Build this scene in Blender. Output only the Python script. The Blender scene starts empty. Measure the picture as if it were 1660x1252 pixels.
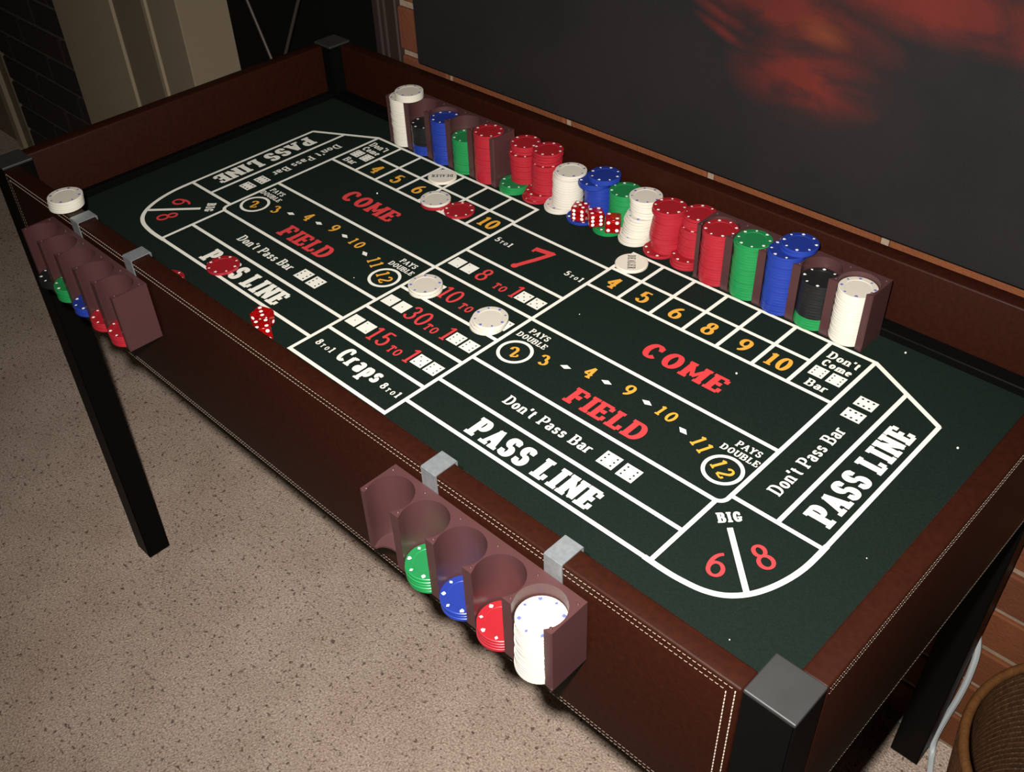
import bpy, bmesh, math, random
from mathutils import Vector, Matrix
random.seed(7)
PI = math.pi
COL = bpy.context.scene.collection
SC = bpy.context.scene
FZ = 0.635                       # height of the felt above the carpet (m)

# ---------------------------------------------------------------- camera
cam = bpy.data.cameras.new('camera'); camo = bpy.data.objects.new('camera', cam)
COL.objects.link(camo)
right = Vector((0.71648, 0.69682, -0.03306)); down = Vector((0.42671, -0.47525, -0.76945)); fwd = Vector((-0.55188, 0.53719, -0.63785))
M = Matrix(((right.x, -down.x, -fwd.x), (right.y, -down.y, -fwd.y), (right.z, -down.z, -fwd.z)))
CL = Vector((0.6887, -0.7191, 0.6342 + FZ))
camo.matrix_world = Matrix.Translation(CL) @ M.to_4x4()
cam.sensor_width = 36.0; cam.lens = 36.0 * 1632.2 / 1660.0; cam.clip_start = 0.02
SC.camera = camo

# ---------------------------------------------------------------- world, flash, exposure
w = bpy.data.worlds.new('room_dark'); SC.world = w; w.use_nodes = True
w.node_tree.nodes['Background'].inputs[0].default_value = (1.0, 0.86, 0.7, 1)
w.node_tree.nodes['Background'].inputs[1].default_value = 0.010
fl = bpy.data.lights.new('camera_flash', 'SPOT'); flo = bpy.data.objects.new('camera_flash', fl); COL.objects.link(flo)
fl.energy = 98; fl.spot_size = math.radians(100); fl.spot_blend = 1.0; fl.shadow_soft_size = 0.012; fl.color = (1.0, 0.95, 0.88)
fpos = CL + right * (-0.035) - down * 0.05
aim = (fwd + right * 0.08 + down * 0.02).normalized()
flo.matrix_world = Matrix.Translation(fpos) @ aim.to_track_quat('-Z', 'Y').to_matrix().to_4x4()
rl = bpy.data.lights.new('fill_light', 'AREA'); rlo = bpy.data.objects.new('fill_light', rl); COL.objects.link(rlo)  # unseen fill light, added for a slight ambient level
rl.energy = 1.8; rl.size = 0.6; rl.color = (1.0, 0.78, 0.55)
rlo.location = (0.2, -1.6, 2.35)
SC.view_settings.view_transform = 'Standard'; SC.view_settings.look = 'None'
SC.view_settings.exposure = 0.0; SC.view_settings.gamma = 1.0; SC.view_settings.use_curve_mapping = False

# ---------------------------------------------------------------- materials
def mat(name, col, rough=0.6, metal=0.0, noise=None, bump=None, spec=0.5, emi=None, trans=0.0, sheen=0.0, coat=0.0):
    """noise = (scale, amount, other colour); bump = (scale, strength, distance)"""
    m = bpy.data.materials.new(name); m.use_nodes = True
    nt = m.node_tree; b = nt.nodes['Principled BSDF']
    b.inputs['Base Color'].default_value = (*col, 1); b.inputs['Roughness'].default_value = rough
    b.inputs['Metallic'].default_value = metal; b.inputs['Specular IOR Level'].default_value = spec
    b.inputs['Transmission Weight'].default_value = trans; b.inputs['Coat Weight'].default_value = coat
    tc = nt.nodes.new('ShaderNodeTexCoord')
    if noise:
        n = nt.nodes.new('ShaderNodeTexNoise'); n.inputs['Scale'].default_value = noise[0]; n.inputs['Detail'].default_value = 5
        nt.links.new(tc.outputs['Object'], n.inputs['Vector'])
        r = nt.nodes.new('ShaderNodeValToRGB'); r.color_ramp.elements[0].position = 0.5 - noise[1]; r.color_ramp.elements[1].position = 0.5 + noise[1]
        r.color_ramp.elements[0].color = (*col, 1); r.color_ramp.elements[1].color = (*noise[2], 1)
        nt.links.new(n.outputs['Fac'], r.inputs['Fac']); nt.links.new(r.outputs['Color'], b.inputs['Base Color'])
    if bump:
        n2 = nt.nodes.new('ShaderNodeTexNoise'); n2.inputs['Scale'].default_value = bump[0]; n2.inputs['Detail'].default_value = 4
        nt.links.new(tc.outputs['Object'], n2.inputs['Vector'])
        bp = nt.nodes.new('ShaderNodeBump'); bp.inputs['Strength'].default_value = bump[1]; bp.inputs['Distance'].default_value = bump[2]
        nt.links.new(n2.outputs['Fac'], bp.inputs['Height']); nt.links.new(bp.outputs['Normal'], b.inputs['Normal'])
    return m

felt_m = mat('green_felt', (0.0062, 0.0120, 0.0092), 0.95, noise=(700, 0.25, (0.0110, 0.0172, 0.0138)), bump=(1500, 0.5, 0.0004), spec=0.04)
white_ink = mat('white_ink', (0.78, 0.77, 0.70), 0.85, spec=0.2)
red_ink = mat('red_ink', (0.62, 0.045, 0.05), 0.85, spec=0.2)
gold_ink = mat('gold_ink', (0.72, 0.35, 0.042), 0.85, spec=0.2)
dark_ink = mat('dark_ink', (0.012, 0.02, 0.016), 0.9, spec=0.2)
leather = mat('brown_leather', (0.0155, 0.0035, 0.0017), 0.5, noise=(190, 0.35, (0.0270, 0.0062, 0.0026)), bump=(900, 0.25, 0.0004), spec=0.12)
thread = mat('cream_thread', (0.5, 0.42, 0.33), 0.8)
blackp = mat('black_lacquer', (0.0028, 0.0028, 0.0028), 0.45, spec=0.06)
capm = mat('black_plastic_cap', (0.012, 0.012, 0.0125), 0.55, noise=(60, 0.3, (0.018, 0.018, 0.019)), spec=1.0)
rackm = mat('brown_plastic', (0.064, 0.026, 0.027), 0.38, spec=0.5, bump=(120, 0.1, 0.0004))
steel = mat('galvanised_steel', (0.26, 0.29, 0.31), 0.42, metal=0.6, noise=(260, 0.3, (0.38, 0.41, 0.43)))
chipc = {'red': mat('red_chip', (0.36, 0.016, 0.028), 0.38), 'green': mat('green_chip', (0.012, 0.23, 0.062), 0.38),
         'blue': mat('blue_chip', (0.014, 0.04, 0.30), 0.38), 'white': mat('white_chip', (0.66, 0.63, 0.55), 0.4),
         'black': mat('black_chip', (0.010, 0.011, 0.012), 0.35)}
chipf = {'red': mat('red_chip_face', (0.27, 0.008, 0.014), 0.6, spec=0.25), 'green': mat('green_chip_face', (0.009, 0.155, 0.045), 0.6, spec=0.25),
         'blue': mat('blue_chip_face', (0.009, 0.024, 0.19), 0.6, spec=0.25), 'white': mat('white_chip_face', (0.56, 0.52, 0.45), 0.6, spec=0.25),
         'black': mat('black_chip_face', (0.008, 0.0085, 0.009), 0.6, spec=0.25)}  # textured tops; also darkened to paint in the flash's shallower angle on them
mark_w = mat('white_chip_mark', (0.85, 0.85, 0.82), 0.5); mark_b = mat('blue_chip_mark', (0.10, 0.12, 0.45), 0.5)
die_red = mat('red_acrylic', (0.75, 0.01, 0.012), 0.06, trans=0.75, spec=0.7)
pip_w = mat('white_pip', (0.9, 0.88, 0.86), 0.4)
puck_m = mat('ivory_plastic', (0.70, 0.65, 0.56), 0.45)
blk_letter = mat('black_lettering', (0.015, 0.015, 0.015), 0.5)
mortar = mat('mortar', (0.30, 0.225, 0.16), 0.95, noise=(90, 0.3, (0.21, 0.155, 0.11)), bump=(300, 0.5, 0.002))
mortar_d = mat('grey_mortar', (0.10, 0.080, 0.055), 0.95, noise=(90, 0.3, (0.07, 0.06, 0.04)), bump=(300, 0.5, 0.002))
brickm = [mat('brick_%s' % s, c, 0.85, noise=(35, 0.3, d), bump=(220, 0.6, 0.002)) for s, c, d in
          (('rust', (0.13, 0.032, 0.008), (0.17, 0.050, 0.012)), ('umber', (0.10, 0.026, 0.008), (0.14, 0.037, 0.011)), ('orange', (0.16, 0.046, 0.009), (0.12, 0.031, 0.008)))]
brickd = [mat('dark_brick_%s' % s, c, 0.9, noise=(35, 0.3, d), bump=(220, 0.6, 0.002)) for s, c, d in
          (('near_black', (0.010, 0.008, 0.008), (0.016, 0.012, 0.010)), ('deep_brown', (0.014, 0.009, 0.008), (0.022, 0.013, 0.010)))]  # near-black brick tones used for the left wall section
cream = mat('cream_paint', (0.33, 0.265, 0.18), 0.6, noise=(4, 0.4, (0.35, 0.285, 0.195)))
cream2 = mat('tan_paint', (0.185, 0.15, 0.098), 0.6)
darkwood = mat('dark_jamb', (0.022, 0.010, 0.008), 0.6)
blackwall = mat('black_panel', (0.0025, 0.0025, 0.0025), 0.85, spec=0.1)
rodm = mat('dull_steel_tube', (0.07, 0.055, 0.05), 0.5, metal=0.4)
wicker = mat('wicker', (0.036, 0.013, 0.004), 0.6, noise=(180, 0.3, (0.075, 0.030, 0.008)), bump=(160, 0.7, 0.003))
wicker2 = mat('wicker_rim', (0.13, 0.052, 0.013), 0.5, noise=(120, 0.3, (0.08, 0.032, 0.009)), bump=(200, 0.5, 0.002))
cordm = mat('white_cord', (0.55, 0.60, 0.62), 0.5)

def carpet_material():
    m = bpy.data.materials.new('beige_carpet'); m.use_nodes = True; nt = m.node_tree; b = nt.nodes['Principled BSDF']
    b.inputs['Roughness'].default_value = 1.0; b.inputs['Specular IOR Level'].default_value = 0.05
    tc = nt.nodes.new('ShaderNodeTexCoord')
    def noise(s, d=4, r=0.6):
        n = nt.nodes.new('ShaderNodeTexNoise'); n.inputs['Scale'].default_value = s; n.inputs['Detail'].default_value = d; n.inputs['Roughness'].default_value = r
        nt.links.new(tc.outputs['Object'], n.inputs['Vector']); return n.outputs['Fac']
    def ramp(fac, p0, c0, p1, c1):
        r = nt.nodes.new('ShaderNodeValToRGB'); r.color_ramp.elements[0].position = p0; r.color_ramp.elements[0].color = (*c0, 1)
        r.color_ramp.elements[1].position = p1; r.color_ramp.elements[1].color = (*c1, 1); nt.links.new(fac, r.inputs['Fac']); return r.outputs['Color']
    def mul(a, c, mode='MULTIPLY', f=1.0):
        x = nt.nodes.new('ShaderNodeMix'); x.data_type = 'RGBA'; x.blend_type = mode; x.inputs[0].default_value = f
        nt.links.new(a, x.inputs[6]); nt.links.new(c, x.inputs[7]); return x.outputs[2]
    base = ramp(noise(330, 3), 0.36, (0.45, 0.335, 0.27), 0.64, (0.80, 0.65, 0.545))
    blotch = ramp(noise(9, 3), 0.35, (0.86, 0.84, 0.82), 0.65, (1, 1, 1))
    spk = ramp(noise(120, 2, 0.5), 0.315, (0.36, 0.32, 0.34), 0.385, (1, 1, 1))
    spk2 = ramp(noise(210, 2, 0.5), 0.32, (0.60, 0.50, 0.46), 0.39, (1, 1, 1))
    nt.links.new(mul(mul(mul(base, blotch), spk), spk2), b.inputs['Base Color'])
    bp = nt.nodes.new('ShaderNodeBump'); bp.inputs['Strength'].default_value = 0.9; bp.inputs['Distance'].default_value = 0.004
    nt.links.new(noise(380, 3), bp.inputs['Height']); nt.links.new(bp.outputs['Normal'], b.inputs['Normal'])
    return m
carpet = carpet_material()

def painting_material():
    """charcoal canvas with smouldering red and orange cloud streaks (object coordinates are metres on the canvas)"""
    m = bpy.data.materials.new('painted_canvas'); m.use_nodes = True; nt = m.node_tree; b = nt.nodes['Principled BSDF']
    b.inputs['Roughness'].default_value = 0.75; b.inputs['Specular IOR Level'].default_value = 0.25
    tc = nt.nodes.new('ShaderNodeTexCoord')
    def mp(sx, sz, rot=0.0, loc=(0, 0, 0)):
        a = nt.nodes.new('ShaderNodeMapping'); a.inputs['Scale'].default_value = (sx, 1, sz); a.inputs['Rotation'].default_value = (0, rot, 0); a.inputs['Location'].default_value = loc
        nt.links.new(tc.outputs['Object'], a.inputs['Vector']); return a.outputs['Vector']
    def noise(v, s, d=5, r=0.55, dist=0.0):
        n = nt.nodes.new('ShaderNodeTexNoise'); n.inputs['Scale'].default_value = s; n.inputs['Detail'].default_value = d
        n.inputs['Roughness'].default_value = r; n.inputs['Distortion'].default_value = dist; nt.links.new(v, n.inputs['Vector']); return n.outputs['Fac']
    def mth(op, a, c=None, clamp=False):
        x = nt.nodes.new('ShaderNodeMath'); x.operation = op; x.use_clamp = clamp
        for i, q in enumerate((a, c)):
            if q is None: continue
            if isinstance(q, (int, float)): x.inputs[i].default_value = q
            else: nt.links.new(q, x.inputs[i])
        return x.outputs[0]
    sep = nt.nodes.new('ShaderNodeSeparateXYZ'); nt.links.new(tc.outputs['Object'], sep.inputs[0]); X, Z = sep.outputs[0], sep.outputs[2]
    def blob(cx, cz, rx, rz, rot=0.0):
        c, s = math.cos(rot), math.sin(rot)
        dx = mth('SUBTRACT', X, cx); dz = mth('SUBTRACT', Z, cz)
        u = mth('DIVIDE', mth('ADD', mth('MULTIPLY', dx, c), mth('MULTIPLY', dz, s)), rx)
        v = mth('DIVIDE', mth('ADD', mth('MULTIPLY', dx, -s), mth('MULTIPLY', dz, c)), rz)
        d = mth('SQRT', mth('ADD', mth('MULTIPLY', u, u), mth('MULTIPLY', v, v)))
        return mth('SUBTRACT', 1.0, d, True)
    n1 = noise(mp(1.0, 2.2, 0.15), 9, 6, 0.6, 0.6)
    def streak(bl, k, t):
        return mth('MULTIPLY', mth('MULTIPLY', bl, mth('ADD', 0.25, mth('MULTIPLY', mth('SUBTRACT', n1, 0.36), 5.0, True))), k * 1.5, True)
    # world (x, z above felt) of each cloud, object origin at the canvas corner (-0.388, 0.082)
    clouds = [(0.720, 0.238, 0.200, 0.042, -0.05, 0.95, 0.62), (0.560, 0.200, 0.150, 0.035, -0.15, 0.9, 0.62), (0.600, 0.140, 0.10, 0.055, 0.05, 0.75, 0.62),
              (0.500, 0.178, 0.055, 0.010, -0.3, 0.6, 0.55), (0.505, 0.160, 0.05, 0.008, -0.35, 0.6, 0.55), (0.88, 0.250, 0.22, 0.055, -0.10, 0.7, 0.75), (0.53, 0.30, 0.16, 0.07, 0.0, 0.9, 0.65), (0.75, 0.37, 0.40, 0.09, 0.0, 0.9, 0.65)]
    fac = None
    for (cx, cz, rx, rz, rot, k, t) in clouds:
        f = streak(blob(cx, cz, rx, rz, rot), k, t)
        fac = f if fac is None else mth('MAXIMUM', fac, f)
    r = nt.nodes.new('ShaderNodeValToRGB'); cr = r.color_ramp
    cr.elements[0].position = 0.0; cr.elements[0].color = (0.0085, 0.0082, 0.0088, 1)
    cr.elements[1].position = 1.0; cr.elements[1].color = (0.078, 0.011, 0.008, 1)
    e = cr.elements.new(0.35); e.color = (0.030, 0.0085, 0.0085, 1)
    nt.links.new(fac, r.inputs['Fac'])
    og = streak(mth('MAXIMUM', blob(0.612, 0.186, 0.035, 0.016, -0.2), blob(0.52, 0.262, 0.07, 0.02, 0)), 0.7, 0.6)
    mx = nt.nodes.new('ShaderNodeMix'); mx.data_type = 'RGBA'; nt.links.new(og, mx.inputs[0]); nt.links.new(r.outputs['Color'], mx.inputs[6]); mx.inputs[7].default_value = (0.105, 0.026, 0.009, 1)
    sm = nt.nodes.new('ShaderNodeValToRGB'); sm.color_ramp.elements[0].position = 0.38; sm.color_ramp.elements[0].color = (0.75, 0.82, 0.84, 1)
    sm.color_ramp.elements[1].position = 0.62; sm.color_ramp.elements[1].color = (1.25, 1.08, 1.05, 1); nt.links.new(noise(mp(1, 1), 5, 4), sm.inputs['Fac'])
    m2 = nt.nodes.new('ShaderNodeMix'); m2.data_type = 'RGBA'; m2.blend_type = 'MULTIPLY'; m2.inputs[0].default_value = 1
    nt.links.new(mx.outputs[2], m2.inputs[6]); nt.links.new(sm.outputs['Color'], m2.inputs[7]); nt.links.new(m2.outputs[2], b.inputs['Base Color'])
    wv = noise(mp(1, 1), 900, 2); bp = nt.nodes.new('ShaderNodeBump'); bp.inputs['Strength'].default_value = 0.5; bp.inputs['Distance'].default_value = 0.0006
    nt.links.new(wv, bp.inputs['Height']); nt.links.new(bp.outputs['Normal'], b.inputs['Normal'])
    return m
canvas_m = painting_material()

# ---------------------------------------------------------------- helpers
def obj(name, bm, mats, parent=None, loc=(0, 0, 0), rotz=0.0, smooth=False):
    me = bpy.data.meshes.new(name)
    if smooth:
        for f in bm.faces: f.smooth = True
    bmesh.ops.recalc_face_normals(bm, faces=bm.faces)
    bm.to_mesh(me); bm.free()
    for m in (mats if isinstance(mats, (list, tuple)) else [mats]): me.materials.append(m)
    if smooth: me.set_sharp_from_angle(angle=math.radians(38))
    o = bpy.data.objects.new(name, me); COL.objects.link(o); o.location = loc; o.rotation_euler = (0, 0, rotz)
    if parent: o.parent = parent
    return o
def tag(o, label=None, cat=None, group=None, kind=None):
    if label: o['label'] = label
    if cat: o['category'] = cat
    if group: o['group'] = group
    if kind: o['kind'] = kind
    return o
def empty(name, loc=(0, 0, 0), rotz=0.0):
    o = bpy.data.objects.new(name, None); COL.objects.link(o); o.location = loc; o.rotation_euler = (0, 0, rotz); o.empty_display_size = 0.05
    return o
def box(bm, x0, x1, y0, y1, z0, z1, bev=0.0, seg=1, mi=0):
    r = bmesh.ops.create_cube(bm, size=1.0)
    for v in r['verts']:
        v.co = Vector(((x0 + x1) / 2 + v.co.x * (x1 - x0), (y0 + y1) / 2 + v.co.y * (y1 - y0), (z0 + z1) / 2 + v.co.z * (z1 - z0)))
    fs = {f for v in r['verts'] for f in v.link_faces}
    for f in fs: f.material_index = mi
    if bev:
        es = list({e for v in r['verts'] for e in v.link_edges})
        bmesh.ops.bevel(bm, geom=es, offset=bev, segments=seg, affect='EDGES', profile=0.5)
def lathe(bm, prof, n=32, cx=0, cy=0, close=True):
    rings = []
    for (r, z) in prof:
        if r < 1e-6: rings.append([bm.verts.new((cx, cy, z))])
        else: rings.append([bm.verts.new((cx + r * math.cos(2 * PI * i / n), cy + r * math.sin(2 * PI * i / n), z)) for i in range(n)])
    for a, b in zip(rings, rings[1:]):
        for i in range(n):
            j = (i + 1) % n
            if len(a) == 1 and len(b) == 1: continue
            if len(a) == 1: bm.faces.new((a[0], b[i], b[j]))
            elif len(b) == 1: bm.faces.new((a[i], b[0], a[j]))
            else: bm.faces.new((a[i], a[j], b[j], b[i]))
def tube(bm, pts, r, n=8):
    pts = [Vector(p) for p in pts]; prev = None; up = Vector((0.31, 0.93, 0.17)).normalized()
    for i, p in enumerate(pts):
        t = (pts[min(i + 1, len(pts) - 1)] - pts[max(i - 1, 0)]).normalized()
        u = t.cross(up);
        if u.length < 1e-3: u = t.cross(Vector((1, 0, 0)))
        u.normalize(); v = u.cross(t)
        ring = [bm.verts.new(p + u * r * math.cos(2 * PI * k / n) + v * r * math.sin(2 * PI * k / n)) for k in range(n)]
        if prev:
            for k in range(n): bm.faces.new((prev[k], prev[(k + 1) % n], ring[(k + 1) % n], ring[k]))
        else: bm.faces.new(ring[::-1])
        prev = ring
    bm.faces.new(prev)
def catmull(P, n=8):
    P = [Vector(p) for p in P]; out = []
    for i in range(len(P) - 1):
        a, b, c, d = P[max(i - 1, 0)], P[i], P[i + 1], P[min(i + 2, len(P) - 1)]
        for k in range(n):
            t = k / n
            out.append(0.5 * ((2 * b) + (c - a) * t + (2 * a - 5 * b + 4 * c - d) * t * t + (3 * b - a - 3 * c + d) * t ** 3))
    out.append(P[-1]); return out

# ================================================================ THE ROOM
bm = bmesh.new(); box(bm, -4.2, 2.2, -2.6, 2.0, -0.05, 0.0)
o = obj('floor', bm, carpet); tag(o, 'speckled beige carpet', kind='structure')

PITX, PITZ, ZT = 0.222, 0.0708, FZ + 0.078
WY = 0.19
def brick_wall(name, x0, x1, z0, z1, mort, mats, label, grid0):
    bm = bmesh.new(); box(bm, x0, x1, WY + 0.006, WY + 0.12, z0, z1)
    wall = obj(name, bm, mort); tag(wall, label, kind='structure')
    protos = {}
    k0 = int(math.floor((z0 - ZT) / PITZ)) - 1; k1 = int(math.ceil((z1 - ZT) / PITZ)) + 1
    for k in range(k0, k1):
        za, zb = ZT + k * PITZ + 0.005, ZT + (k + 1) * PITZ - 0.005
        za, zb = max(za, z0), min(zb, z1)
        if zb - za < 0.01: continue
        off = grid0 + (PITX / 2 if k % 2 == 0 else 0)
        i0 = int(math.floor((x0 - off) / PITX)) - 1; i1 = int(math.ceil((x1 - off) / PITX)) + 1
        for i in range(i0, i1):
            xa, xb = off + i * PITX + 0.005, off + (i + 1) * PITX - 0.005
            xa, xb = max(xa, x0), min(xb, x1)
            if xb - xa < 0.012: continue
            key = (round(xb - xa, 4), round(zb - za, 4), random.randrange(len(mats)))
            if key not in protos:
                b2 = bmesh.new(); wx, wz = (xb - xa) / 2, (zb - za) / 2
                box(b2, -wx, wx, 0, 0.012, -wz, wz, 0.0022)
                me = bpy.data.meshes.new('brick'); b2.to_mesh(me); b2.free(); me.materials.append(mats[key[2]]); protos[key] = me
            br = bpy.data.objects.new('brick', protos[key]); COL.objects.link(br); br.parent = wall
            br.location = ((xa + xb) / 2, WY + random.uniform(-0.0012, 0.0012), (za + zb) / 2)
    return wall
brick_wall('wall_back', -0.446, 1.05, 0.0, FZ + 0.80, mortar, brickm, 'rust coloured brick wall behind the table', -0.123)
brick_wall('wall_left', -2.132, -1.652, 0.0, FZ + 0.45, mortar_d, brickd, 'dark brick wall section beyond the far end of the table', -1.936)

# cream painted door casing between the dark brick and the black doorway
H1 = FZ + 0.55
bm = bmesh.new(); box(bm, -1.652, -1.358, WY - 0.010, WY + 0.12, 0, H1, 0.003)
door = obj('door_1', bm, cream); tag(door, 'cream painted door surround', kind='structure')
bm = bmesh.new(); box(bm, -1.358, -1.222, WY - 0.004, WY + 0.12, 0, H1); obj('recessed_board', bm, cream2, door)
bm = bmesh.new(); box(bm, -1.222, -1.204, WY - 0.010, WY + 0.12, 0, H1, 0.003); obj('bead', bm, cream, door)
bm = bmesh.new(); box(bm, -1.204, -1.088, WY - 0.006, WY + 0.12, 0, H1, 0.002); obj('stile', bm, mat('tan_paint_b', (0.25, 0.20, 0.135), 0.6), door)
bm = bmesh.new(); box(bm, -2.5, -2.132, WY - 0.002, WY + 0.12, 0, H1, 0.002)
d2 = obj('door_2', bm, cream2); tag(d2, 'cream painted door left of the dark brick', kind='structure')
bm = bmesh.new(); box(bm, -2.215, -2.180, WY - 0.014, WY, 0, H1, 0.002); obj('bead', bm, cream, d2)
bm = bmesh.new(); box(bm, -3.4, -2.5, WY + 0.0, WY + 0.12, 0, H1)
o = obj('trim_1', bm, cream2); tag(o, 'painted wall return', kind='structure')
# black doorway: a panel painted black for the unlit room beyond, a dark jamb with two thin metal strips
bm = bmesh.new(); box(bm, -1.088, -0.500, WY + 0.10, WY + 0.13, 0, H1 + 0.3)
o = obj('door_3', bm, blackwall); tag(o, 'black panel standing in for the dark beyond the doorway', kind='structure')
bm = bmesh.new(); box(bm, -0.500, -0.446, WY - 0.004, WY + 0.12, 0, H1 + 0.3, 0.002)
j = obj('trim_2', bm, darkwood); tag(j, 'dark jamb beside the brick', kind='structure')
for xx in (-0.484, -0.471):
    bm = bmesh.new(); box(bm, xx, xx + 0.0028, WY - 0.0065, WY - 0.004, 0, H1 + 0.3); obj('metal_strip', bm, rodm, j)

# crossed tube stand in the black doorway
st = empty('folding_stand', (-0.8326, WY + 0.03, 0)); tag(st, 'folding stand of two crossed thin metal tubes in the black doorway', 'stand')
zc = FZ - 0.0568
for a, yy in ((-0.4332, -0.007), (0.5632, 0.007)):
    L1 = zc / math.cos(a); L2 = 0.42
    bm = bmesh.new(); tube(bm, [(-math.tan(a) * zc * -1 * -1, yy, 0.0), (0, yy, zc), (math.tan(a) * 0.42, yy, zc + 0.42)], 0.0030, 10)
    obj('leg', bm, rodm, st, smooth=True)
bm = bmesh.new(); tube(bm, [(0, -0.014, zc), (0, 0.014, zc)], 0.006, 10); obj('pivot_bolt', bm, steel, st, smooth=True)

# canvas on the brick wall
pc = (-0.388, 0.170, FZ + 0.0815)
bm = bmesh.new(); box(bm, 0, 1.30, 0, 0.019, 0, 0.85, 0.002)
pt = obj('painting', bm, canvas_m, None, pc); tag(pt, 'large dark canvas painting with red and orange clouds hanging on the brick wall', 'painting')
bm = bmesh.new(); box(bm, 0.02, 1.28, 0.0185, 0.0195, 0.02, 0.83); obj('stretcher_frame', bm, darkwood, pt)

# ================================================================ THE TABLE
XL, XR, YF, YB = -0.577, 0.563, -0.369, 0.168       # outer faces
PW, RT, RZ, AZ = 0.038, 0.020, FZ + 0.077, FZ - 0.097
tb = empty('games_table', (0, 0, 0)); tag(tb, 'rectangular games table with stitched brown leather rails and black square legs', 'table')
bm = bmesh.new(); box(bm, XL + 0.004, XR - 0.004, YF + 0.004, YB - 0.004, FZ - 0.020, FZ - 0.003); obj('table_deck', bm, blackp, tb)
LEAN = {(True, True): (-0.013, 0.007), (False, False): (-0.001, -0.0075)}
for (lx, ly) in ((XL, YF), (XR - PW, YF), (XR - PW, YB - PW), (XL, YB - PW)):
    bm = bmesh.new(); h = PW / 2
    box(bm, -h, h, -h, h, 0.0, RZ - 0.001, 0.0)
    # rounded foot and softened edges
    es = [e for e in bm.edges if abs(e.verts[0].co.z) < 1e-5 and abs(e.verts[1].co.z) < 1e-5]
    bmesh.ops.bevel(bm, geom=es, offset=0.009, segments=4, affect='EDGES', profile=0.5)
    es = [e for e in bm.edges if abs(e.verts[0].co.z - e.verts[1].co.z) > 0.2]
    bmesh.ops.bevel(bm, geom=es, offset=0.0015, segments=2, affect='EDGES')
    sx_, sy_ = LEAN.get((lx > 0, ly > 0), (0, 0))
    for v in bm.verts:                              # feet shifted to follow lens distortion that the camera lacks
        if v.co.z < 0.3: v.co.x += sx_; v.co.y += sy_
    leg = obj('leg', bm, blackp, tb, (lx + h, ly + h, 0))
    bm = bmesh.new(); box(bm, -h, h, -h, h, RZ - 0.001, RZ + 0.0025, 0.001, 2)
    obj('post_cap', bm, capm, leg)
def dashes(bm, p, q, nrm, dash=0.0031, gap=0.0010, wd=0.00075):
    p, q = Vector(p), Vector(q); L = (q - p).length; t = (q - p).normalized(); n = Vector(nrm); s = t.cross(n)
    k = int(L / (dash + gap))
    for i in range(k):
        a = p + t * (i * (dash + gap)); b = a + t * dash
        vs = [bm.verts.new(x + s * (sg * wd / 2) + n * hh) for x, hh in ((a, -0.0002), (a + t * 0.0006, 0.0004), (b - t * 0.0006, 0.0004), (b, -0.0002)) for sg in (-1, 1)]
        for m_ in range(3): bm.faces.new((vs[2 * m_], vs[2 * m_ + 1], vs[2 * m_ + 3], vs[2 * m_ + 2]))
# front rail / back rail / end rails; each a padded leather box
def rail(x0, x1, y0, y1, outer):
    bm = bmesh.new(); box(bm, x0, x1, y0, y1, AZ, RZ, 0.0022, 3)
    r = obj('rail', bm, leather, tb, smooth=True)
    bm = bmesh.new()
    z1, z2, z3, z4 = RZ - 0.0032, RZ - 0.0092, AZ + 0.003, AZ + 0.0075
    if outer == 'front':
        for z in (z1, z2): dashes(bm, (x0 + (0.004 if z == z1 else 0.010), y0, z), (x1 - (0.004 if z == z1 else 0.010), y0, z), (0, -1, 0))
        for z in (z3, z4): dashes(bm, (x0 + 0.01, y0, z), (x1 - 0.01, y0, z), (0, -1, 0))
        for d in (0.004, 0.0105):
            dashes(bm, (x0 + d, y0, z1 - d + 0.003), (x0 + d, y0, z3 + d - 0.003), (0, -1, 0)); dashes(bm, (x1 - d, y0, z1 - d + 0.003), (x1 - d, y0, z3 + d - 0.003), (0, -1, 0))
    elif outer == 'right':
        for z in (z1, z2): dashes(bm, (x1, y0 + 0.003, z), (x1, y1 - 0.003, z), (1, 0, 0))
        dashes(bm, (x1, y0 + 0.003, z3), (x1, y1 - 0.003, z3), (1, 0, 0))
    elif outer == 'left':
        for z in (z1, z2): dashes(bm, (x0, y0 + 0.003, z), (x0, y1 - 0.003, z), (-1, 0, 0))
    else:
        for z in (z1, z2): dashes(bm, (x0 + 0.003, y1, z), (x1 - 0.003, y1, z), (0, 1, 0))
    s = obj('stitching', bm, thread, r); tag(s, 'double row of cream stitching', kind='stuff')
    return r
g = 0.0006
rail(XL + PW + g, XR - PW - g, YF, YF + RT, 'front'); rail(XL + PW + g, XR - PW - g, YB - RT, YB, 'back')
rail(XR - RT, XR, YF + PW + g, YB - PW - g, 'right'); rail(XL, XL + RT, YF + PW + g, YB - PW - g, 'left')
# black ledge strips inside the rails (back and far end)
bm = bmesh.new(); box(bm, XL + PW + g, XR - RT - g, YB - RT - 0.020, YB - RT - 0.0004, FZ - 0.003, FZ + 0.0085, 0.001); obj('ledge_strip', bm, blackp, tb)
bm = bmesh.new(); box(bm, XL + RT + 0.0004, XL + RT + 0.012, YF + PW + g, YB - PW - g, FZ - 0.003, FZ + 0.0085, 0.001); obj('ledge_strip', bm, blackp, tb)

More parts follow.
